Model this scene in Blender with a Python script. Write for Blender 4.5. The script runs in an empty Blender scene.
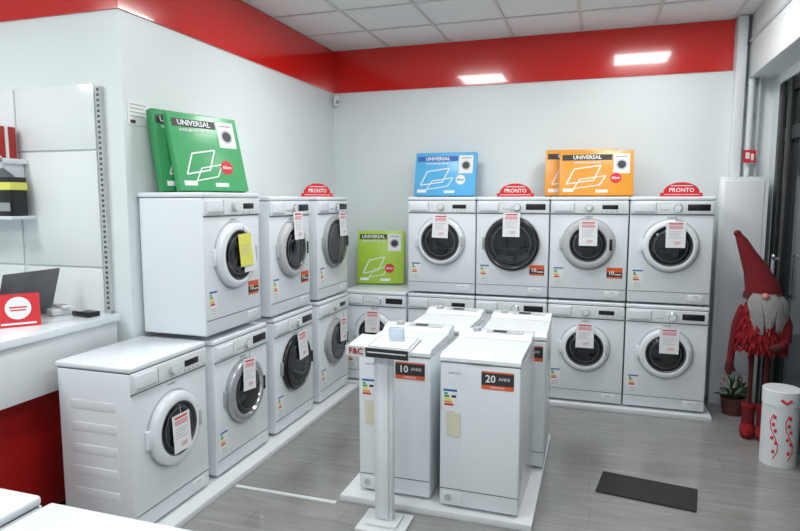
import bpy, bmesh, math, random
from mathutils import Matrix, Vector, Euler
random.seed(4)
R=math.radians
sc=bpy.context.scene
try:
    sc.view_settings.view_transform='Standard'
    sc.view_settings.look='None'
except Exception as e: print(e)

# ------------------------------------------------------------ materials
def mat(name,col,rough=0.5,metal=0.0,emit=None,es=0,alpha=1,trans=0,coat=0,noise=None,bump=0,ior=1.5):
    m=bpy.data.materials.new(name); m.use_nodes=True
    nt=m.node_tree; b=nt.nodes['Principled BSDF']
    b.inputs['Base Color'].default_value=(*col,1)
    b.inputs['Roughness'].default_value=rough
    b.inputs['Metallic'].default_value=metal
    b.inputs['IOR'].default_value=ior
    b.inputs['Transmission Weight'].default_value=trans
    b.inputs['Coat Weight'].default_value=coat
    b.inputs['Alpha'].default_value=alpha
    if emit:
        b.inputs['Emission Color'].default_value=(*emit,1)
        b.inputs['Emission Strength'].default_value=es
    if noise or bump:
        tc=nt.nodes.new('ShaderNodeTexCoord')
        n=nt.nodes.new('ShaderNodeTexNoise'); n.inputs['Scale'].default_value=noise[0] if noise else 40
        n.inputs['Detail'].default_value=5
        nt.links.new(tc.outputs['Object'],n.inputs['Vector'])
        if noise:
            mx=nt.nodes.new('ShaderNodeMix'); mx.data_type='RGBA'
            a=noise[1]
            mx.inputs[6].default_value=(*[c*(1-a) for c in col],1)
            mx.inputs[7].default_value=(*[min(1,c*(1+a)) for c in col],1)
            nt.links.new(n.outputs['Fac'],mx.inputs[0])
            nt.links.new(mx.outputs[2],b.inputs['Base Color'])
        if bump:
            bp=nt.nodes.new('ShaderNodeBump'); bp.inputs['Strength'].default_value=bump
            bp.inputs['Distance'].default_value=0.01
            nt.links.new(n.outputs['Fac'],bp.inputs['Height'])
            nt.links.new(bp.outputs['Normal'],b.inputs['Normal'])
    return m
M_wall=mat('wall_paint',(0.76,0.82,0.83),0.40,noise=(3,0.02))
M_panelw=mat('wall_panel_gloss',(0.79,0.84,0.85),0.22,noise=(2,0.015))
M_red=mat('red_band_gloss',(0.64,0.012,0.008),0.17,coat=0.6,noise=(2,0.05))
M_redp=mat('red_panel',(0.42,0.012,0.012),0.3,noise=(2,0.05))
M_enam=mat('white_enamel',(0.79,0.84,0.88),0.2,noise=(5,0.01))
M_plast=mat('white_plastic',(0.76,0.80,0.83),0.35,noise=(5,0.01))
M_grey=mat('grey_plastic',(0.33,0.35,0.37),0.4,noise=(8,0.05))
M_dgrey=mat('dark_grey_plastic',(0.06,0.063,0.07),0.3,noise=(8,0.05))
M_lgrey=mat('light_grey_plastic',(0.50,0.52,0.54),0.35,noise=(8,0.03))
M_seam=mat('seam_shadow_gap',(0.12,0.12,0.13),0.7,noise=(8,0.05))
M_silver=mat('silver_ring',(0.42,0.44,0.47),0.28,metal=0.5,noise=(8,0.03))
M_chrome=mat('chrome',(0.75,0.76,0.78),0.12,metal=1,noise=(8,0.02))
M_glass=mat('dark_door_glass',(0.010,0.011,0.014),0.05,coat=0.3,noise=(6,0.2))
M_glassg=mat('smoked_door_glass',(0.06,0.065,0.07),0.08,coat=0.3,noise=(6,0.2))
M_drum=mat('drum_steel',(0.13,0.135,0.14),0.35,metal=0.6,noise=(30,0.2))
M_black=mat('black_plastic',(0.008,0.008,0.010),0.3,noise=(8,0.2))
M_blackm=mat('black_aluminium',(0.010,0.010,0.011),0.35,metal=0.3,noise=(8,0.2))
M_paper=mat('paper_white',(0.82,0.84,0.85),0.6,noise=(10,0.02))
M_yel=mat('paper_yellow',(0.78,0.76,0.14),0.6,noise=(10,0.03))
M_tred=mat('print_red',(0.65,0.02,0.03),0.5,noise=(10,0.03))
M_pink=mat('print_pink',(0.75,0.40,0.45),0.5,noise=(10,0.03))
M_org=mat('print_orange',(0.75,0.12,0.03),0.5,noise=(10,0.03))
M_g1=mat('print_green',(0.02,0.35,0.08),0.5,noise=(10,0.03))
M_or2=mat('print_amber',(0.85,0.38,0.02),0.5,noise=(10,0.03))
M_blueE=mat('print_blue',(0.03,0.12,0.45),0.5,noise=(10,0.03))
M_ink=mat('print_ink',(0.03,0.03,0.035),0.5,noise=(10,0.03))
M_cream=mat('paper_cream',(0.72,0.70,0.55),0.6,noise=(10,0.03))
M_card={'green':mat('card_green',(0.08,0.40,0.16),0.3,noise=(6,0.08)),
 'dgreen':mat('card_dark_green',(0.03,0.28,0.09),0.4,noise=(6,0.08)),
 'blue':mat('card_blue',(0.10,0.46,0.80),0.3,noise=(6,0.08)),
 'orange':mat('card_orange',(0.82,0.34,0.04),0.3,noise=(6,0.08)),
 'lime':mat('card_lime',(0.42,0.62,0.06),0.3,noise=(6,0.08))}
M_plat=mat('platform_white',(0.74,0.77,0.79),0.4,noise=(4,0.03))
M_felt=mat('red_felt',(0.15,0.005,0.010),0.95,noise=(60,0.5),bump=0.6)
M_fur=mat('red_fur',(0.26,0.006,0.012),0.95,noise=(90,0.5),bump=1.0)
M_beard=mat('grey_white_wool',(0.30,0.29,0.29),0.95,noise=(90,0.3),bump=1.0)
M_nose=mat('nose_skin',(0.45,0.22,0.17),0.7,noise=(20,0.1))
M_leg=mat('dark_red_sock',(0.08,0.010,0.012),0.95,noise=(60,0.3))
M_leaf=mat('leaf_green',(0.03,0.10,0.03),0.6,noise=(30,0.3))
M_snow=mat('flock_white',(0.5,0.52,0.52),0.9,noise=(40,0.1))
M_pot=mat('pot_brown',(0.12,0.035,0.03),0.7,noise=(20,0.2))
M_mat=mat('mat_rubber',(0.030,0.031,0.034),0.9,noise=(120,0.4),bump=0.6)
M_light=mat('light_diffuser',(1,1,1),0.4,emit=(1.0,0.99,0.97),es=7)
M_clear=mat('clear_acrylic',(0.75,0.85,0.95),0.05,trans=0.7)
M_sil2=mat('laptop_lid',(0.13,0.14,0.15),0.3,metal=0.3,noise=(20,0.05))
M_screen=mat('laptop_screen',(0.02,0.025,0.03),0.1,noise=(20,0.1))

def floor_mat():
    m=bpy.data.materials.new('floor_laminate'); m.use_nodes=True; nt=m.node_tree; b=nt.nodes['Principled BSDF']
    tc=nt.nodes.new('ShaderNodeTexCoord')
    br=nt.nodes.new('ShaderNodeTexBrick'); br.offset=0.37
    br.inputs['Scale'].default_value=1
    br.inputs['Brick Width'].default_value=1.28; br.inputs['Row Height'].default_value=0.19
    br.inputs['Mortar Size'].default_value=0.0012
    br.inputs['Color1'].default_value=(0.315,0.315,0.31,1); br.inputs['Color2'].default_value=(0.27,0.27,0.265,1)
    br.inputs['Mortar'].default_value=(0.18,0.18,0.175,1)
    nt.links.new(tc.outputs['Object'],br.inputs['Vector'])
    mp=nt.nodes.new('ShaderNodeMapping'); mp.inputs['Scale'].default_value=(1.6,14,1)
    nt.links.new(tc.outputs['Object'],mp.inputs['Vector'])
    n=nt.nodes.new('ShaderNodeTexNoise'); n.inputs['Scale'].default_value=2.2; n.inputs['Detail'].default_value=8; n.inputs['Distortion'].default_value=0.6
    nt.links.new(mp.outputs['Vector'],n.inputs['Vector'])
    rp=nt.nodes.new('ShaderNodeValToRGB'); rp.color_ramp.elements[0].position=0.3; rp.color_ramp.elements[1].position=0.7
    rp.color_ramp.elements[0].color=(0.82,0.81,0.79,1); rp.color_ramp.elements[1].color=(1.08,1.08,1.08,1)
    nt.links.new(n.outputs['Fac'],rp.inputs['Fac'])
    mx=nt.nodes.new('ShaderNodeMix'); mx.data_type='RGBA'; mx.blend_type='MULTIPLY'; mx.inputs[0].default_value=1
    nt.links.new(br.outputs['Color'],mx.inputs[6]); nt.links.new(rp.outputs['Color'],mx.inputs[7])
    nt.links.new(mx.outputs[2],b.inputs['Base Color'])
    b.inputs['Roughness'].default_value=0.18
    b.inputs['Coat Weight'].default_value=0.25; b.inputs['Coat Roughness'].default_value=0.12
    return m
M_floor=floor_mat()
M_tile=mat('ceiling_tile',(0.76,0.78,0.78),0.9,noise=(120,0.10))
M_tbar=mat('ceiling_tbar',(0.60,0.61,0.61),0.4,noise=(6,0.02))
M_pave=mat('pavement',(0.18,0.18,0.18),0.9,noise=(8,0.2))

# ------------------------------------------------------------ builder
class B:
    def __init__(s,name): s.name=name; s.bm=bmesh.new(); s.mats=[]
    def mi(s,m):
        if m not in s.mats: s.mats.append(m)
        return s.mats.index(m)
    def merge(s,t,Mx,m,smooth=False):
        i=s.mi(m)
        for f in t.faces: f.material_index=i; f.smooth=smooth
        me=bpy.data.meshes.new('tmp'); t.to_mesh(me); t.free()
        if Mx is not None: me.transform(Mx)
        s.bm.from_mesh(me); bpy.data.meshes.remove(me)
    def box(s,c,d,m,bev=0,seg=2,rot=None,Mx=None):
        t=bmesh.new(); bmesh.ops.create_cube(t,size=1)
        for v in t.verts: v.co=Vector((v.co.x*d[0],v.co.y*d[1],v.co.z*d[2]))
        if bev: bmesh.ops.bevel(t,geom=list(t.edges),offset=bev,segments=seg,affect='EDGES',profile=0.5)
        X=Matrix.Translation(c)
        if rot: X=X@Euler(rot).to_matrix().to_4x4()
        if Mx is not None: X=Mx@X
        s.merge(t,X,m,False)
    def bx(s,x0,x1,y0,y1,z0,z1,m,bev=0,seg=2,Mx=None):
        s.box(((x0+x1)/2,(y0+y1)/2,(z0+z1)/2),(abs(x1-x0),abs(y1-y0),abs(z1-z0)),m,bev,seg,None,Mx)
    def lathe(s,prof,m,Mx=None,seg=40,smooth=True):
        t=bmesh.new(); rings=[]
        for r,h in prof:
            if r<1e-6: rings.append([t.verts.new((0,0,h))])
            else: rings.append([t.verts.new((r*math.cos(2*math.pi*k/seg),r*math.sin(2*math.pi*k/seg),h)) for k in range(seg)])
        for a,b in zip(rings[:-1],rings[1:]):
            if len(a)==1 and len(b)==1: continue
            for k in range(seg):
                k2=(k+1)%seg
                if len(a)==1: t.faces.new((a[0],b[k2],b[k]))
                elif len(b)==1: t.faces.new((a[k],a[k2],b[0]))
                else: t.faces.new((a[k],a[k2],b[k2],b[k]))
        bmesh.ops.recalc_face_normals(t,faces=t.faces)
        s.merge(t,Mx,m,smooth)
    def cyl(s,c,r,h,m,axis='Z',seg=24,bev=0):
        p=[(0,0),(r-bev,0),(r,bev),(r,h-bev),(r-bev,h),(0,h)] if bev else [(0,0),(r,0),(r,h),(0,h)]
        X=Matrix.Translation(c)
        if axis=='Y': X=X@Matrix.Rotation(R(90),4,'X')   # +h -> -Y
        if axis=='X': X=X@Matrix.Rotation(R(90),4,'Y')
        s.lathe(p,m,X,seg)
    def sph(s,c,r,m,scale=(1,1,1),rot=None,seg=24):
        t=bmesh.new(); bmesh.ops.create_uvsphere(t,u_segments=seg,v_segments=seg//2,radius=r)
        X=Matrix.Translation(c)
        if rot: X=X@Euler(rot).to_matrix().to_4x4()
        X=X@Matrix.Diagonal((*scale,1)); s.merge(t,X,m,True)
    def tube(s,pts,rad,m,seg=12,smooth=True,flat=1.0):
        t=bmesh.new(); pts=[Vector(p) for p in pts]; rings=[]
        for i,p in enumerate(pts):
            d=(pts[min(i+1,len(pts)-1)]-pts[max(i-1,0)]).normalized()
            u=d.cross(Vector((0,1,0)))
            if u.length<0.2: u=d.cross(Vector((1,0,0)))
            u.normalize(); v=d.cross(u)
            r=rad[i] if isinstance(rad,(list,tuple)) else rad
            rings.append([t.verts.new(p+u*r*math.cos(2*math.pi*k/seg)+v*r*flat*math.sin(2*math.pi*k/seg)) for k in range(seg)])
        for a,b in zip(rings[:-1],rings[1:]):
            for k in range(seg): t.faces.new((a[k],a[(k+1)%seg],b[(k+1)%seg],b[k]))
        t.faces.new(rings[0]); t.faces.new(rings[-1])
        bmesh.ops.recalc_face_normals(t,faces=t.faces)
        s.merge(t,None,m,smooth)
    def prism(s,pts,d,m,Mx=None):   # pts in XZ, extruded +Y by d
        t=bmesh.new()
        a=[t.verts.new((x,0,z)) for x,z in pts]; b=[t.verts.new((x,d,z)) for x,z in pts]
        n=len(pts); t.faces.new(a); t.faces.new(b[::-1])
        for k in range(n): t.faces.new((a[k],a[(k+1)%n],b[(k+1)%n],b[k]))
        bmesh.ops.recalc_face_normals(t,faces=t.faces)
        s.merge(t,Mx,m,False)
    def text(s,txt,size,m,Mx,ext=0.0004,bold=0):
        cu=bpy.data.curves.new('t','FONT'); cu.body=txt; cu.size=size; cu.extrude=ext; cu.align_x='CENTER'; cu.align_y='CENTER'
        cu.resolution_u=2; cu.offset=bold
        ob=bpy.data.objects.new('t',cu); sc.collection.objects.link(ob)
        dg=bpy.context.evaluated_depsgraph_get(); dg.update()
        me=bpy.data.meshes.new_from_object(ob.evaluated_get(dg))
        t=bmesh.new(); t.from_mesh(me); bpy.data.meshes.remove(me)
        bpy.data.objects.remove(ob); bpy.data.curves.remove(cu)
        s.merge(t,Mx,m,False)
    def ftext(s,txt,size,m,x,y,z,bold=0.0,Mx=None):  # facing -Y
        X=Matrix.Translation((x,y,z))@Matrix.Rotation(R(90),4,'X')
        if Mx is not None: X=Mx@X
        s.text(txt,size,m,X,bold=bold)
    def done(s,loc=(0,0,0),rot=(0,0,0)):
        me=bpy.data.meshes.new(s.name); s.bm.to_mesh(me); s.bm.free()
        for m in s.mats: me.materials.append(m)
        try: me.set_sharp_from_angle(angle=R(42))
        except Exception as e: pass
        ob=bpy.data.objects.new(s.name,me); sc.collection.objects.link(ob)
        ob.location=loc; ob.rotation_euler=rot
        return ob

# ------------------------------------------------------------ room shell
XL=-2.595; YC=2.88; YB=5.80; XR=1.32; ZC=3.19; ZB=2.78; XF=-4.7; YF=-2.4
b=B('floor'); b.bx(XF-0.1,XR+0.14,YF-0.1,YB+0.1,-0.1,0,M_floor); b.done()
b=B('ceiling'); b.bx(XF-0.1,XR+0.14,YF-0.1,YB+0.1,ZC+0.008,ZC+0.1,M_tile); b.done()
b=B('trim_ceiling_grid')
gx=-2.60; gy=5.80
i=-3
while gx+0.6*i<XR:
    X=gx+0.6*i; b.bx(X-0.012,X+0.012,YF,YB,ZC,ZC+0.012,M_tbar); i+=1
i=0
while gy-0.6*i>YF:
    Y=gy-0.6*i; b.bx(XF,XR,Y-0.012,Y+0.012,ZC-0.0005,ZC+0.012,M_tbar); i+=1
b.done()
b=B('wall_back'); b.bx(XL-0.1,XR+0.14,YB,YB+0.1,0,ZC+0.1,M_wall); b.done()
b=B('wall_left'); b.bx(XL-0.1,XL,YC,YB+0.1,0,ZC+0.1,M_wall); b.done()
b=B('wall_left_return'); b.bx(XF-0.1,XL-0.1,YC,YC+0.1,0,ZC+0.1,M_wall); b.done()
b=B('wall_far_left'); b.bx(XF-0.1,XF,YF-0.1,YC,0,ZC+0.1,M_wall); b.done()
b=B('wall_front')
b.bx(XF-0.1,XR+0.14,YF-0.1,YF,0,0.5,M_wall); b.bx(XF-0.1,XR+0.14,YF-0.1,YF,2.6,ZC+0.1,M_wall)
b.bx(XF-0.1,-3.4,YF-0.1,YF,0.5,2.6,M_wall); b.bx(0.9,XR+0.14,YF-0.1,YF,0.5,2.6,M_wall); b.done()
b=B('window_1')
for X in (-3.4,-2.0,-0.6,0.8): b.bx(X,X+0.08,YF-0.08,YF-0.02,0.5,2.6,M_blackm)
b.bx(-3.4,0.88,YF-0.08,YF-0.02,0.5,0.58,M_blackm); b.bx(-3.4,0.88,YF-0.08,YF-0.02,2.52,2.6,M_blackm); b.done()
b=B('trim_red_band_back'); b.bx(XL+0.012,1.01,YB-0.012,YB,ZB,ZC,M_red); b.done()
b=B('trim_red_band_left'); b.bx(XL,XL+0.012,YC-0.012,YB,ZB,ZC,M_red); b.done()
b=B('trim_red_band_return'); b.bx(XF,XL,YC-0.012,YC,ZB,ZC,M_red); b.done()
b=B('wall_right'); b.bx(XR,XR+0.14,5.625,YB,0,ZC+0.1,M_wall); b.done()
b=B('wall_right_lintel'); b.bx(XR,XR+0.14,YF,5.62,2.625,ZC+0.1,M_wall); b.done()
b=B('wall_right_near'); b.bx(XR,XR+0.14,YF,1.595,0,2.62,M_wall); b.done()
b=B('trim_shutter_box'); b.bx(1.12,XR,YF,YB,2.70,ZC,M_wall,0.004)
b.bx(1.108,1.12,YF,YB,2.98,3.0,M_lgrey); b.done()
b=B('trim_corner_duct'); b.bx(1.02,1.09,5.70,YB,0,ZC,M_plast,0.004)
b.cyl((1.145,5.74,1.9),0.025,1.0,M_plast); b.cyl((1.21,5.75,1.9),0.012,1.0,M_lgrey)
for z in (2.1,2.4,2.65): b.bx(1.12,1.23,5.76,YB,z,z+0.02,M_lgrey)
b.done()
b=B('door_1')
for y0,y1 in ((5.48,5.62),(5.28,5.38),(4.30,4.42),(3.0,3.12),(1.6,1.72)):
    b.bx(XR+0.0,XR+0.09,y0,y1,0,2.62,M_blackm,0.004)
for z0,z1 in ((2.52,2.62),(2.16,2.26),(0,0.14)):
    b.bx(XR+0.01,XR+0.08,1.6,5.62,z0,z1,M_blackm,0.004)
b.bx(XR+0.02,XR+0.06,5.38,5.48,0,2.2,M_blackm)
b.bx(XR+0.035,XR+0.045,1.7,5.6,0.1,2.6,mat('tinted_glass',(0.04,0.05,0.055),0.05,alpha=0.75))
b.bx(XR-0.05,XR-0.03,5.30,5.34,0.95,1.3,M_chrome,0.005)
b.bx(XR-0.05,XR+0.01,5.30,5.34,0.97,0.99,M_chrome); b.bx(XR-0.05,XR+0.01,5.30,5.34,1.26,1.28,M_chrome)
b.done()
b=B('pavement'); b.bx(XR+0.14,6,-6,9,-0.12,-0.02,M_pave); b.bx(-8,6,-9,YF-0.1,-0.12,-0.02,M_pave); b.done()

b=B('trim_panels_return')
for x0,x1 in ((-4.62,-4.01),(-3.99,-3.40),(-3.38,-2.79)):
    for z0,z1 in ((0.0,0.66),(0.67,1.31),(1.32,2.00),(2.01,2.38)):
        b.bx(x0,x1,YC-0.012,YC,z0,z1,M_panelw,0.002)
b.done()
b=B('slotted_shelf_rail')
b.bx(-2.755,-2.725,YC-0.03,YC,1.06,2.36,M_lgrey)
for k in range(43):
    z=1.075+k*0.03
    b.bx(-2.748,-2.732,YC-0.032,YC-0.029,z,z+0.014,M_dgrey)
b.done()
SY=YC-0.013
b=B('wall_shelf'); b.bx(-4.3,-3.31,2.68,SY,1.93,1.96,M_plast,0.004); b.bx(-4.3,-3.31,2.68,2.695,1.90,1.97,M_plast)
for X in (-3.34,-4.2):
    b.prism([(0,0),(0.17,0),(0.17,-0.12)],0.012,M_plast,Matrix.Translation((X,SY-0.175,1.93))@Matrix.Rotation(R(90),4,'Z'))
b.bx(-4.3,-3.27,2.70,SY,1.60,1.62,M_plast,0.003)
b.done()
b=B('gift_box'); b.bx(-3.56,-3.36,2.71,2.84,1.96,2.15,M_redp,0.006); b.bx(-3.47,-3.45,2.708,2.842,1.96,2.152,M_paper); b.bx(-3.562,-3.358,2.765,2.785,1.96,2.152,M_paper); b.done()
for X in (-3.50,-3.35,):
    b=B('accessory_pack'); b.bx(X-0.06,X+0.06,2.72,2.83,1.62,1.85,M_black,0.005); b.bx(X-0.061,X+0.061,2.718,2.832,1.775,1.82,M_yel); b.bx(X-0.05,X+0.05,2.717,2.72,1.65,1.70,M_grey); b.done()
b=B('notice_plaque')
Mx=Matrix.Rotation(R(90),4,'Z')
b.bx(-0.09,0.09,-0.004,0,-0.07,0.07,M_paper,Mx=Mx)
for i in range(4): b.bx(-0.07,0.06-0.015*(i%2),-0.005,-0.004,0.045-0.022*i,0.050-0.022*i,M_grey,Mx=Mx)
b.bx(-0.07,-0.03,-0.005,-0.004,-0.060,-0.042,M_ink,Mx=Mx)
b.done((XL+0.001,3.00,2.22))
b=B('fire_hose_sign'); b.bx(1.105,1.195,5.685,5.69,2.02,2.12,M_tred); b.bx(1.12,1.15,5.683,5.685,2.05,2.10,M_paper); b.bx(1.16,1.18,5.683,5.685,2.035,2.09,M_paper); b.bx(1.14,1.16,5.69,5.80,2.06,2.08,M_plast); b.done()
b=B('motion_detector'); b.box((XL+0.05,YB-0.05,2.70),(0.06,0.05,0.10),M_plast,0.012,3,rot=(0,0,R(45))); b.sph((XL+0.065,YB-0.065,2.685),0.02,M_grey); b.done()
b=B('electrical_cabinet'); b.bx(0.93,1.28,5.58,5.69,0,1.90,M_enam,0.005); b.bx(0.96,1.25,5.572,5.58,0.28,1.87,M_plast,0.004); b.bx(1.21,1.225,5.56,5.572,1.05,1.15,M_grey)
b.done()

def panel(cx,cy,w,d,power):
    b=B('ceiling_light_panel')
    t=0.02
    b.bx(-w/2,w/2,-d/2,-d/2+t,-0.012,0.006,M_tbar); b.bx(-w/2,w/2,d/2-t,d/2,-0.012,0.006,M_tbar)
    b.bx(-w/2,-w/2+t,-d/2,d/2,-0.012,0.006,M_tbar); b.bx(w/2-t,w/2,-d/2,d/2,-0.012,0.006,M_tbar)
    b.bx(-w/2+t,w/2-t,-d/2+t,d/2-t,-0.006,0.004,M_light)
    o=b.done((cx,cy,ZC))
    ld=bpy.data.lights.new('panel_lamp','AREA'); ld.shape='RECTANGLE'; ld.size=w-0.05; ld.size_y=d-0.05; ld.energy=power; ld.color=(0.99,1.0,0.99)
    lo=bpy.data.objects.new('panel_lamp',ld); sc.collection.objects.link(lo); lo.parent=o; lo.location=(0,0,-0.02)
for cx,cy,p in ((0.36,4.58,17),(-1.40,4.02,19),(0.40,2.2,15),(-1.40,1.9,16),(-3.5,1.5,18),(0.40,-0.5,16),(-1.4,-0.5,17),(-3.5,-0.5,17)):
    panel(cx,cy,0.58,0.58,p)

# ------------------------------------------------------------ washing machines
def washer(loc,face='back',D=0.55,W=0.60,H=0.85,ro=0.185,ri=0.135,ring=None,glass=None,style=0,tag=None,energy=True,warr=True,ribs=False,rz=0,dz=0.47,foot=0.0):
    ring=ring or M_enam; glass=glass or M_glass
    b=B('washing_machine')
    for sx in (-1,1):
        for yy in (0.06,D-0.06): b.cyl((sx*(W/2-0.06),yy,0),0.022,0.03,M_grey)
    h0=0.018
    b.bx(-W/2,W/2,0,D-0.01,h0,H-0.032,M_enam,0.010,3)
    b.bx(-W/2+0.004,W/2-0.004,0.004,D-0.014,H-0.036,H-0.03,M_seam)
    b.bx(-W/2-0.002,W/2+0.002,-0.004,D,H-0.030,H,M_enam,0.010,3)
    b.bx(-W/2+0.004,W/2-0.004,-0.010,0.01,H-0.135,H-0.034,M_plast,0.006,3)
    b.bx(-W/2+0.004,W/2-0.004,-0.002,0.01,H-0.142,H-0.136,M_seam)
    b.bx(-W/2+0.02,-W/2+0.185,-0.016,0,H-0.125,H-0.045,M_enam,0.006,3)
    b.bx(-W/2+0.03,-W/2+0.175,-0.0175,-0.010,H-0.120,H-0.108,M_lgrey,0.002)
    b.bx(-W/2+0.188,-W/2+0.190,-0.0115,0,H-0.125,H-0.045,M_seam)
    if style in (0,2):
        b.cyl((0.0,-0.008,H-0.085),0.030,0.022,M_lgrey if style==0 else M_chrome,'Y',28,0.004); b.cyl((0,-0.028,H-0.085),0.022,0.006,M_plast,'Y',28)
        b.bx(0.10,0.22,-0.012,0,H-0.10,H-0.065,M_black,0.003)
        for i in range(4): b.cyl((0.10+0.036*i,-0.009,H-0.117),0.006,0.004,M_lgrey,'Y',12)
    else:
        b.cyl((0.04,-0.008,H-0.085),0.032,0.022,M_chrome,'Y',28,0.004); b.cyl((0.04,-0.028,H-0.085),0.026,0.004,M_enam,'Y',28)
        b.bx(0.11,0.27,-0.012,0,H-0.108,H-0.058,M_black,0.003)
        for i in range(3): b.cyl((-0.07+0.022*i,-0.009,H-0.10),0.006,0.004,M_lgrey,'Y',12)
    b.bx(-W/2+0.006,W/2-0.006,-0.0015,0.01,0.105,0.109,M_seam)
    b.bx(W/2-0.16,W/2-0.05,-0.005,0.01,0.035,0.092,M_plast,0.004); b.bx(W/2-0.125,W/2-0.085,-0.0065,-0.004,0.078,0.084,M_lgrey)
    X=Matrix.Translation((0,0,dz))@Matrix.Rotation(R(90),4,'X')
    b.lathe([(ro+0.012,0),(ro+0.012,0.003),(ro+0.004,0.006),(ro+0.004,0)],M_lgrey,X,56)
    if ro-ri<0.03:
        b.lathe([(ro,0),(ro,0.022),(ro-0.006,0.030),(ri,0.036)],ring,X,56)
    else:
        b.lathe([(ro,0),(ro,0.024),(ro-0.004,0.034),(ro-0.014,0.041),(ri+0.012,0.046),(ri+0.003,0.043),(ri,0.036)],ring,X,56)
    b.lathe([(ri+0.004,0.0435),(ri,0.045),(ri-0.006,0.040),(ri-0.010,0.030)],M_chrome if ring is M_silver else M_dgrey,X,56)
    b.lathe([(ri+0.002,0.036),(ri-0.012,0.032),(ri*0.82,0.040),(ri*0.6,0.044),(ri*0.3,0.046),(0,0.0465)],glass,X,56)
    b.lathe([(ri*0.80,0.0405),(ri*0.775,0.0425),(ri*0.75,0.042)],M_dgrey if ring is M_black else M_drum,X,48)
    b.box(((ro+ri)/2+0.004,-0.044,dz),(0.022 if ro-ri>0.03 else 0.014,0.012,0.09),M_lgrey if ring is M_enam else M_black,0.004)
    b.bx(-ro-0.022,-ro+0.006,-0.018,0,dz-0.05,dz+0.05,ring if ring is not M_black else M_grey,0.005)
    b.bx(-0.03,0.03,-0.0012,0.005,H-0.165,H-0.158,M_grey)
    if energy:
        ex=-W/2+0.035; ez=0.13
        b.bx(ex,ex+0.075,-0.002,0.002,ez,ez+0.145,M_paper)
        b.bx(ex,ex+0.075,-0.0026,-0.002,ez+0.134,ez+0.145,M_blueE)
        for i,(mm) in enumerate((M_g1,M_g1,M_yel,M_or2,M_tred)):
            b.bx(ex+0.005,ex+0.022+0.007*i,-0.0028,-0.002,ez+0.118-0.014*i,ez+0.128-0.014*i,mm)
        for i in range(3): b.bx(ex+0.01,ex+0.065,-0.0026,-0.002,ez+0.010+0.014*i,ez+0.013+0.014*i,M_grey)
    if warr:
        wx=W/2-0.15; wz=0.20
        b.bx(wx,wx+0.12,-0.002,0.002,wz,wz+0.085,M_ink)
        b.bx(wx,wx+0.12,-0.0026,-0.002,wz+0.048,wz+0.085,M_org)
        b.bx(wx,wx+0.12,-0.0026,-0.002,wz,wz+0.012,M_org)
        b.ftext('10',0.045,M_paper,wx+0.035,-0.003,wz+0.040,0.001)
        b.bx(wx+0.062,wx+0.112,-0.0028,-0.002,wz+0.026,wz+0.034,M_paper)
    if tag:
        tx,tz,tr,tm=tag
        T=Matrix.Translation((tx,-0.050,tz))@Matrix.Rotation(R(tr),4,'Y')@Matrix.Rotation(R(-3),4,'X')
        b.bx(-0.07,0.07,-0.0015,0,-0.20,0,tm,Mx=T)
        if tm is M_paper:
            b.bx(-0.05,0.05,-0.0025,-0.0015,-0.022,-0.012,M_tred,Mx=T)
            b.bx(-0.05,0.05,-0.0025,-0.0015,-0.056,-0.030,M_pink,Mx=T)
            b.ftext('389',0.034,M_pink,0.01,-0.0027,-0.165,0.0005,Mx=T)
        else:
            T2=Matrix.Translation((0.045,0.006,-0.04))
            b.bx(-0.07,0.07,-0.0015,0,-0.20,0.02,M_paper,Mx=T@T2)
        for i in range(4): b.bx(-0.048,0.045-0.012*(i%3),-0.0025,-0.0015,-0.078-0.016*i,-0.074-0.016*i,M_lgrey,Mx=T)
        b.bx(-0.002,0.002,-0.002,0,0,0.05,M_grey,Mx=T)
    if ribs:
        for sx in (-1,1):
            for i in range(5):
                b.box((sx*(W/2-0.003),D/2,0.20+0.115*i),(0.009,D-0.18,0.05),M_enam,0.0043,4)
    rot={'back':0,'left':R(90),'cam':R(180)}[face]+rz
    return b.done(loc,(0,0,rot))

PZ=0.04
XFd=-2.13
def L(y0,z,**k): return washer((XFd+k.pop('dx',0),y0+0.30,z),'left',**k)
L(2.32,PZ,D=0.46,H=0.87,ro=0.195,ri=0.14,ring=M_enam,style=0,tag=(0.0,0.55,0,M_paper),ribs=True,energy=False,warr=False)
L(3.00,PZ,D=0.45,ro=0.20,ri=0.155,ring=M_silver,style=1,tag=(-0.0,0.68,6,M_paper),warr=False)
L(3.70,PZ,D=0.45,ro=0.205,ri=0.185,ring=M_black,style=1,tag=(0.02,0.70,-4,M_paper),warr=False)
L(4.42,PZ,D=0.45,ro=0.19,ri=0.155,ring=M_grey,glass=M_glassg,style=0,tag=(0.08,0.66,5,M_paper),warr=False)
UZ=PZ+0.85
L(2.94,UZ+0.02,D=0.45,ro=0.20,ri=0.15,ring=M_enam,style=0,tag=(0.04,0.60,-3,M_yel))
L(3.67,UZ,D=0.45,ro=0.20,ri=0.15,ring=M_lgrey,style=1,tag=(0.02,0.74,0,M_paper))
L(4.42,UZ,D=0.45,ro=0.21,ri=0.19,ring=M_grey,glass=M_glassg,style=1,tag=(0.08,0.72,0,M_paper),warr=False)
YFd=5.14
def K(x0,z,**k): return washer((x0+0.30,YFd,z),'back',**k)
K(-2.22,PZ,ro=0.185,ri=0.135,style=1,tag=(0,0.68,0,M_paper))
K(-1.60,PZ,ro=0.185,ri=0.135,style=0)
K(-0.99,PZ,ro=0.185,ri=0.135,style=1)
K(-0.38,PZ,ro=0.19,ri=0.145,style=0,ring=M_enam,tag=(0,0.68,0,M_paper),warr=False)
K(0.23,PZ,ro=0.195,ri=0.145,style=1,tag=(0.02,0.68,0,M_paper),warr=False)
K(-1.60,UZ,ro=0.205,ri=0.165,style=0,tag=(0.01,0.70,2,M_paper),ring=M_enam,warr=False)
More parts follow.
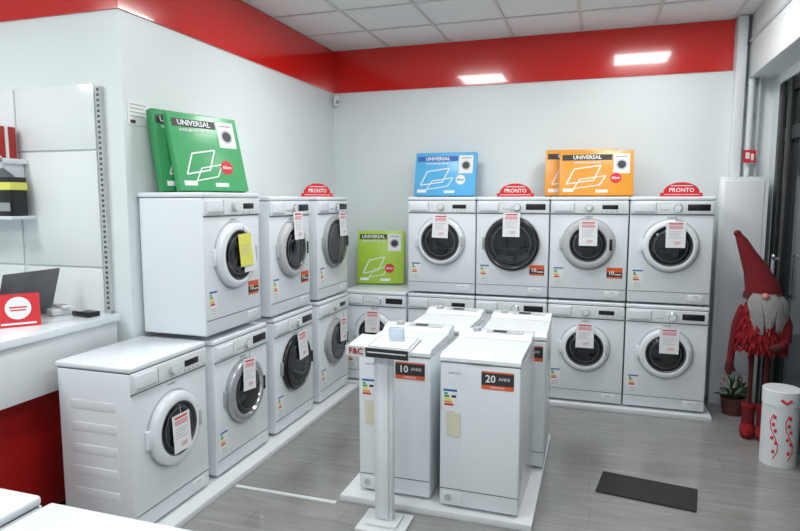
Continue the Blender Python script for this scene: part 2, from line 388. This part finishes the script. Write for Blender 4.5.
K(-0.99,UZ,ro=0.225,ri=0.205,ring=M_black,style=1,tag=(0.0,0.72,0,M_paper),dz=0.46)
K(-0.38,UZ,ro=0.20,ri=0.14,ring=M_lgrey,style=0,tag=(0.0,0.66,0,M_paper))
K(0.23,UZ,ro=0.20,ri=0.155,ring=M_enam,style=1,tag=(0.03,0.66,0,M_paper),warr=False)
washer((-1.13,1.24,0),'cam',D=0.58,W=0.60,H=0.88,ro=0.18,ri=0.13)
washer((-1.79,1.26,0),'cam',D=0.58,W=0.60,H=0.88,ro=0.18,ri=0.13)

b=B('display_platform'); b.bx(-2.58,-2.04,2.30,5.04,0,PZ-0.001,M_plat,0.004); b.done()
b=B('display_platform'); b.bx(-2.30,0.88,5.09,5.78,0,PZ-0.001,M_plat,0.004); b.done()
b=B('display_platform'); b.bx(-1.36,-0.28,3.06,4.36,0,0.039,M_plat,0.004); b.done()
b=B('trim_floor_strip'); b.bx(-2.03,-1.37,3.02,3.045,0,0.006,M_plat); b.done()

# ------------------------------------------------------------ top loaders
def toploader(loc,num='20',rz=0,H=0.86,W=0.40,D=0.58):
    b=B('top_loading_washing_machine')
    for sx in (-1,1):
        for yy in (0.05,D-0.05): b.cyl((sx*(W/2-0.05),yy,0),0.02,0.03,M_grey)
    b.bx(-W/2,W/2,0,D,0.016,H-0.045,M_enam,0.010,3)
    b.bx(-W/2+0.003,W/2-0.003,0.004,D-0.004,H-0.050,H-0.042,M_seam)
    pts=[(0.0,H-0.042),(-0.006,H-0.034),(-0.004,H-0.018),(0.012,H-0.006),(0.04,H),(0.40,H+0.004),(0.40,H-0.042)]
    X=Matrix.Translation((W/2,0,0))@Matrix.Rotation(R(90),4,'Z')
    b.prism([(p[0],p[1]) for p in pts],W,M_plast,X)
    b.bx(-W/2+0.002,W/2-0.002,0.402,0.408,H-0.042,H,M_seam)
    pts=[(0.41,H-0.042),(0.41,H+0.005),(0.45,H+0.026),(0.54,H+0.036),(D,H+0.026),(D,H-0.042)]
    b.prism(pts,W,M_enam,X)
    C=Matrix.Translation((0,0.495,H+0.0315))@Matrix.Rotation(R(6),4,'X')
    b.bx(-0.06,0.16,-0.03,0.03,-0.001,0.002,M_lgrey,Mx=C)
    b.bx(-0.02,0.06,-0.018,0.018,0.002,0.004,M_black,Mx=C)
    Kx=Matrix.Translation((-0.12,0.495,H+0.030)); b.lathe([(0,0.022),(0.022,0.022),(0.026,0.018),(0.026,0)],M_lgrey,Kx,24)
    for i in range(4): b.bx(0.08+0.02*i,0.09+0.02*i,-0.01,0.01,0.002,0.005,M_enam,Mx=C)
    b.bx(-0.07,0.07,-0.008,0.0,H-0.040,H-0.034,M_grey,0.001)
    b.bx(-W/2+0.004,W/2-0.004,-0.0015,0.01,0.11,0.114,M_seam)
    b.bx(-W/2+0.02,-W/2+0.13,-0.004,0.01,0.03,0.095,M_plast,0.003); b.cyl((-W/2+0.05,-0.003,0.062),0.02,0.004,M_lgrey,'Y',20)
    b.ftext('wash line',0.018,M_grey,-0.135,-0.0008,H-0.10)
    b.bx(0.01,0.18,-0.002,0.002,H-0.170,H-0.075,M_ink)
    b.bx(0.01,0.18,-0.0026,-0.002,H-0.170,H-0.148,M_org); b.bx(0.01,0.18,-0.0026,-0.002,H-0.083,H-0.075,M_org)
    b.ftext(num,0.055,M_paper,0.058,-0.003,H-0.115,0.001)
    b.ftext('ANNI',0.024,M_paper,0.130,-0.003,H-0.112); b.ftext('GARANZIA',0.015,M_paper,0.095,-0.003,H-0.159)
    ex=-W/2+0.02; ez=H-0.38
    b.bx(ex,ex+0.075,-0.002,0.002,ez,ez+0.19,M_paper); b.bx(ex,ex+0.075,-0.0026,-0.002,ez+0.178,ez+0.19,M_blueE)
    for i,mm in enumerate((M_g1,M_g1,M_yel,M_or2,M_tred)): b.bx(ex+0.005,ex+0.024+0.008*i,-0.0028,-0.002,ez+0.160-0.015*i,ez+0.171-0.015*i,mm)
    b.bx(ex+0.045,ex+0.07,-0.0028,-0.002,ez+0.145,ez+0.158,M_ink)
    for i in range(4): b.bx(ex+0.01,ex+0.065,-0.0026,-0.002,ez+0.015+0.016*i,ez+0.019+0.016*i,M_lgrey)
    b.bx(ex+0.02,ex+0.095,-0.004,-0.002,ez-0.07,ez+0.06,M_cream)
    b.done(loc,(0,0,rz))
toploader((-0.57,3.10,0.04),'20',R(-1),W=0.43)
toploader((-1.06,3.14,0.04),'10',R(0),W=0.42)
toploader((-0.48,3.74,0.04),'10',R(1))
toploader((-0.97,3.76,0.04),'10',R(-1))

# ------------------------------------------------------------ kit boxes
def kit(loc,yaw,lean,col,w=0.58,h=0.42,t=0.06,plain=False):
    c=M_card[col]
    b=B('accessory_kit_box'); b.bx(-w/2,w/2,-t,0,0,h,c,0.003)
    f=-t-0.0006
    def fr(x0,z0,x1,z1,sk,th=0.007):
        P=[(x0,z0),(x1,z0+0.03),(x1+sk,z1),(x0+sk,z1-0.03)]
        for i in range(4):
            p,q=Vector((P[i][0],0,P[i][1])),Vector((P[(i+1)%4][0],0,P[(i+1)%4][1]))
            d=q-p; n=Vector((-d.z,0,d.x)).normalized()*th
            b.prism([(p.x-n.x,p.z-n.z),(q.x-n.x,q.z-n.z),(q.x+n.x,q.z+n.z),(p.x+n.x,p.z+n.z)],0.001,M_paper,Matrix.Translation((0,f-0.0005,0)))
    b.bx(-w/2+0.02,w/2-0.17,f,-t,h-0.085,h-0.035,M_ink if col!='blue' else M_blueE)
    b.ftext('UNIVERSAL',0.046,M_paper,-0.075,f-0.0006,h-0.060,0.0012)
    b.ftext('WASHER+DRYER KIT',0.024,M_paper,-0.075,f-0.0006,h-0.105,0.0005)
    fr(-w/2+0.06,0.10,-0.02,0.26,0.06,0.005); fr(-w/2+0.12,0.06,0.03,0.17,0.05,0.004)
    b.bx(-w/2+0.03,-w/2+0.12,f,-t,0.03,0.06,M_paper); b.bx(0.0,0.10,f,-t,0.025,0.05,M_paper)
    px=w/2-0.16
    b.bx(px,px+0.13,f,-t,h-0.20,h-0.03,M_paper)
    b.cyl((px+0.065,f,h-0.125),0.045,0.001,M_lgrey,'Y',28); b.cyl((px+0.065,f-0.001,h-0.125),0.033,0.001,M_ink,'Y',28)
    b.bx(px+0.02,px+0.11,f-0.001,f,h-0.06,h-0.052,M_grey)
    b.cyl((px+0.02,f-0.0005,0.15),0.045,0.001,M_tred if col!='blue' else M_paper,'Y',28)
    b.ftext('60cm',0.03,M_paper if col!='blue' else M_blueE,px+0.02,f-0.002,0.15,0.0006)
    for sx in (-1,1): b.bx(sx*w/2-0.0006,sx*w/2+0.0006,-t*0.52,-t*0.48,0.01,h-0.01,M_card['dgreen'] if 'green' in col else M_grey)
    o=b.done(loc); o.rotation_mode='QUATERNION'
    o.rotation_quaternion=(Matrix.Rotation(yaw,4,'Z')@Matrix.Rotation(-lean,4,'X')).to_quaternion()
    return o
TZ=UZ+0.85
kit((-2.30,3.28,TZ+0.02),R(72),R(15),'green',0.50,0.48,0.05)
kit((-2.41,3.23,TZ+0.02),R(76),R(11),'dgreen',0.48,0.49,0.05)
kit((-2.03,5.62,UZ),R(12),R(10),'lime',0.46,0.52)
kit((-1.38,5.60,TZ),0,R(12),'blue',0.58,0.41)
kit((-0.04,5.52,TZ),R(2),R(12),'orange',0.60,0.39)
kit((-0.17,5.62,TZ),R(2),R(12),'orange',0.60,0.41)

def arch(loc,yaw):
    b=B('promo_topper_sign')
    n=24; w=0.155; hh=0.11
    P=[(-w,0.0),(w,0.0),(w,0.03)]+[(w*0.86*math.cos(math.pi*k/n),0.03+hh*0.75*math.sin(math.pi*k/n)) for k in range(n+1)]+[(-w,0.03)]
    b.prism(P,0.012,M_tred)
    b.bx(-w,w,-0.03,0.05,0,0.006,M_tred)
    b.ftext('PRONTO',0.045,M_paper,0,-0.001,0.05,0.001); b.bx(-0.08,0.08,-0.001,0,0.082,0.088,M_paper); b.bx(-0.13,0.13,-0.001,0,0.014,0.019,M_paper)
    b.done(loc,(0,0,yaw))
arch((-0.69,5.30,TZ+0.001),R(5)); arch((0.61,5.30,TZ+0.001),R(5)); arch((-2.28,4.74,TZ+0.001),R(60))

# ------------------------------------------------------------ lectern sign stand
b=B('price_sign_stand')
b.bx(-0.13,0.13,-0.11,0.11,0,0.018,M_plat,0.005); b.bx(-0.085,0.085,-0.07,0.07,0.018,0.035,M_plat,0.004)
b.bx(-0.050,0.050,-0.02,0.02,0.03,0.96,M_plat,0.004)
b.bx(-0.030,0.030,-0.032,-0.02,0.05,0.92,M_enam,0.004)
T=Matrix.Translation((0.0,0,0.975))@Matrix.Rotation(R(-3),4,'Z')@Matrix.Rotation(R(7),4,'X')
b.bx(-0.17,0.17,-0.10,0.10,0,0.014,M_plat,0.003,Mx=T)
b.bx(-0.17,0.17,-0.104,-0.10,-0.034,0.022,M_plat,Mx=T)
b.bx(-0.06,0.168,-0.106,-0.104,-0.030,0.018,M_ink,Mx=T)
b.bx(-0.05,0.158,-0.107,-0.106,-0.006,0.000,M_paper,Mx=T)
b.ftext('F&C',0.044,M_redp,-0.113,-0.106,-0.006,0.0012,Mx=T)
b.bx(-0.06,0.16,-0.08,0.09,0.014,0.017,M_lgrey,Mx=T); b.bx(-0.05,0.15,-0.07,0.08,0.017,0.018,M_paper,Mx=T)
b.bx(0.02,0.10,0.02,0.04,0.017,0.09,M_clear,0.004,Mx=T)
b.done((-1.03,2.90,0))

b=B('floor_mat'); b.box((0,0,0.006),(0.54,0.29,0.012),M_mat,0.004); b.done((0.32,3.73,0),(0,0,R(-9)))

# ------------------------------------------------------------ counter
b=B('service_counter')
b.bx(-3.55,-2.66,0.9,2.846,1.01,1.05,M_enam,0.004)
b.bx(-3.50,-2.68,0.95,2.845,0.72,1.01,M_plat,0.003)
b.bx(-3.45,-2.80,1.0,2.84,0.04,0.72,M_redp,0.003)
b.bx(-3.42,-2.84,1.02,2.82,0.0,0.04,M_black)
b.done()
b=B('laptop')
b.bx(-0.18,0.18,-0.12,0.12,0,0.016,M_sil2,0.004); b.bx(-0.15,0.15,-0.06,0.09,0.016,0.018,M_black)
T=Matrix.Translation((0,0.12,0.014))@Matrix.Rotation(R(-18),4,'X')
b.bx(-0.18,0.18,-0.004,0.004,0,0.27,M_sil2,0.003,Mx=T); b.bx(-0.165,0.165,-0.006,-0.004,0.015,0.255,M_screen,Mx=T)
b.done((-3.20,2.58,1.05),(0,0,R(-90)))
b=B('counter_promo_sign')
b.prism([(-0.05,0),(0.05,0),(0,0.17)],0.20,M_tred,Matrix.Rotation(R(90),4,'Z')@Matrix.Translation((0,-0.1,0)))
T=Matrix.Translation((0,-0.05,0))@Matrix.Rotation(R(-16.4),4,'X')
b.bx(-0.1,0.1,-0.002,0.001,0,0.175,M_tred,Mx=T)
b.lathe([(0,0),(0.06,0),(0.06,-0.001),(0,-0.001)],M_paper,T@Matrix.Translation((0,-0.002,0.10))@Matrix.Rotation(R(-90),4,'X'),28)
b.bx(-0.04,0.04,-0.004,-0.002,0.10,0.108,M_tred,Mx=T); b.bx(-0.035,0.035,-0.004,-0.002,0.085,0.092,M_tred,Mx=T); b.bx(-0.08,0.08,-0.004,-0.002,0.012,0.022,M_paper,Mx=T)
b.done((-2.93,2.42,1.05),(0,0,R(50)))
b=B('cordless_phone'); b.box((0,0,0.02),(0.14,0.09,0.04),M_plast,0.012,3); b.box((0,0,0.048),(0.045,0.15,0.022),M_plast,0.009,3); b.bx(-0.015,0.015,-0.05,0,0.059,0.061,M_grey); b.done((-2.98,2.74,1.05),(0,0,R(70)))
b=B('card_reader'); b.box((0,0,0.015),(0.08,0.15,0.03),M_black,0.008,3); b.bx(-0.03,0.03,0.01,0.06,0.03,0.032,M_lgrey); b.done((-2.80,2.74,1.05),(0,0,R(80)))

# ------------------------------------------------------------ gnome
b=B('christmas_gnome')
for sx,px in ((-1,-0.045),(1,0.05)):
    b.tube([(px,0,0.10),(px,0.0,0.22),(px*1.0,0.01,0.45),(px*1.1,0.0,0.66)],[0.020,0.016,0.016,0.022],M_leg,12)
    b.tube([(px,0.05,0.045),(px,0.0,0.05),(px,-0.06,0.042),(px,-0.11,0.038),(px,-0.14,0.045)],[0.035,0.052,0.048,0.040,0.015],M_fur,16)
    b.tube([(px,0.0,0.03),(px,0,0.14),(px,0,0.22)],[0.045,0.042,0.047],M_felt,16)
    b.tube([(px,0,0.215),(px,0,0.235)],[0.050,0.050],M_fur,16)
b.lathe([(0,0.60),(0.09,0.62),(0.14,0.67),(0.155,0.74),(0.145,0.84),(0.12,0.94),(0.09,1.02),(0,1.06)],M_fur,None,32)
random.seed(2)
for k in range(260):
    a=random.uniform(0,2*math.pi); z=random.uniform(0.64,0.96); r=0.15 if z<0.85 else 0.125
    p=Vector((r*math.cos(a),r*math.sin(a),z)); q=p+Vector((math.cos(a)*0.03,math.sin(a)*0.03,-0.045))
    b.tube([p,(p+q)/2+Vector((0,0,0.004)),q],[0.012,0.009,0.001],M_fur,5)
b.tube([(-0.11,-0.01,0.93),(-0.15,-0.03,0.82),(-0.17,-0.03,0.68),(-0.18,-0.04,0.52)],[0.042,0.034,0.026,0.024],M_felt,12)
b.tube([(-0.18,-0.04,0.53),(-0.185,-0.045,0.48),(-0.18,-0.05,0.44)],[0.028,0.028,0.012],M_leg,12)
b.tube([(-0.16,-0.045,0.50),(-0.145,-0.05,0.47)],[0.014,0.008],M_leg,8)
b.tube([(0.11,-0.01,0.93),(0.155,-0.03,0.84),(0.16,-0.07,0.74),(0.12,-0.13,0.70)],[0.042,0.038,0.032,0.032],M_felt,12)
b.tube([(0.12,-0.13,0.70),(0.09,-0.15,0.69),(0.06,-0.16,0.69)],[0.034,0.032,0.012],M_leg,12)
for k in range(56):
    a=random.uniform(-0.6,1.6); l=random.uniform(0.14,0.26)*(1-0.15*abs(a))
    x0=0.095*math.sin(a); y0=-0.095*math.cos(a)-0.01
    b.tube([(x0,y0,1.05),(x0*1.35,y0*1.35,1.0),(x0*1.4+0.02,y0*1.5,1.0-l*0.55),(x0*1.1+0.03,y0*1.5,1.0-l)],[0.020,0.024,0.016,0.002],M_beard,6)
b.sph((0,0,1.04),0.095,M_beard,(1,1,0.8))
b.sph((0.02,-0.13,1.045),0.026,M_nose)
b.tube([(0.0,0,1.02),(0.0,0,1.06),(-0.02,0,1.12),(-0.055,0,1.22),(-0.11,0,1.33),(-0.15,-0.005,1.42),(-0.18,-0.01,1.475)],[0.118,0.118,0.103,0.080,0.054,0.038,0.020],M_felt,28)
b.tube([(0,0,1.015),(0,0,1.055)],[0.127,0.125],M_leg,28)
b.sph((-0.182,-0.01,1.475),0.025,M_felt)
b.done((1.13,4.90,0),(0,0,R(-15)))

b=B('decorative_hat_box')
b.lathe([(0,0),(0.108,0),(0.108,0.42),(0,0.42)],M_plat,None,40)
b.lathe([(0.113,0.40),(0.113,0.495),(0.108,0.50),(0,0.50)],M_enam,None,40)
for a0 in (-2.1,-1.3):
    for i,(da,z) in enumerate(((0,0.10),(0.12,0.16),(-0.1,0.19),(0.06,0.24),(-0.06,0.28),(0.0,0.33))):
        a=a0+da; b.sph((0.108*math.cos(a),0.108*math.sin(a),z),0.010,M_tred,(1,1,1.3),seg=10)
    b.tube([(0.109*math.cos(a0+0.25*math.sin(k)),0.109*math.sin(a0+0.25*math.sin(k)),0.05+0.05*k) for k in range(7)],0.003,M_tred,6)
b.tube([(0.03,-0.112,0.45),(0.0,-0.118,0.43),(-0.03,-0.112,0.45)],0.008,M_tred,8)
b.done((1.17,4.44,0))

b=B('potted_winter_plant')
b.lathe([(0,0),(0.07,0),(0.09,0.13),(0.095,0.14),(0.08,0.14),(0.075,0.12),(0,0.12)],M_pot,None,28)
random.seed(7)
for k in range(80):
    a=random.uniform(0,2*math.pi); e=random.uniform(0.2,1.4); l=random.uniform(0.12,0.21)
    p=Vector((0,0,0.13)); q=p+Vector((math.cos(a)*math.cos(e)*l,math.sin(a)*math.cos(e)*l*0.8,math.sin(e)*l))
    mid=(p+q)/2+Vector((0,0,0.02))
    b.tube([p,mid,q],[0.004,0.014,0.001],M_leaf if k%3 else M_snow,6,flat=0.3)
for k in range(14):
    a=random.uniform(0,6.28); b.sph((0.09*math.cos(a),0.08*math.sin(a),random.uniform(0.17,0.30)),0.010,M_tred if k%2 else M_snow,seg=8)
b.done((1.07,5.36,0))

w=bpy.data.worlds.new('World'); sc.world=w; w.use_nodes=True
w.node_tree.nodes['Background'].inputs[0].default_value=(0.72,0.84,0.97,1)
w.node_tree.nodes['Background'].inputs[1].default_value=0.7
cd=bpy.data.cameras.new('cam'); cam=bpy.data.objects.new('camera',cd); sc.collection.objects.link(cam)
cd.sensor_width=36; cd.lens=610/800*36; cd.clip_start=0.02
cam.location=(0,0,1.72); cam.rotation_euler=(R(90-6.2),0,R(18.05))
sc.camera=cam
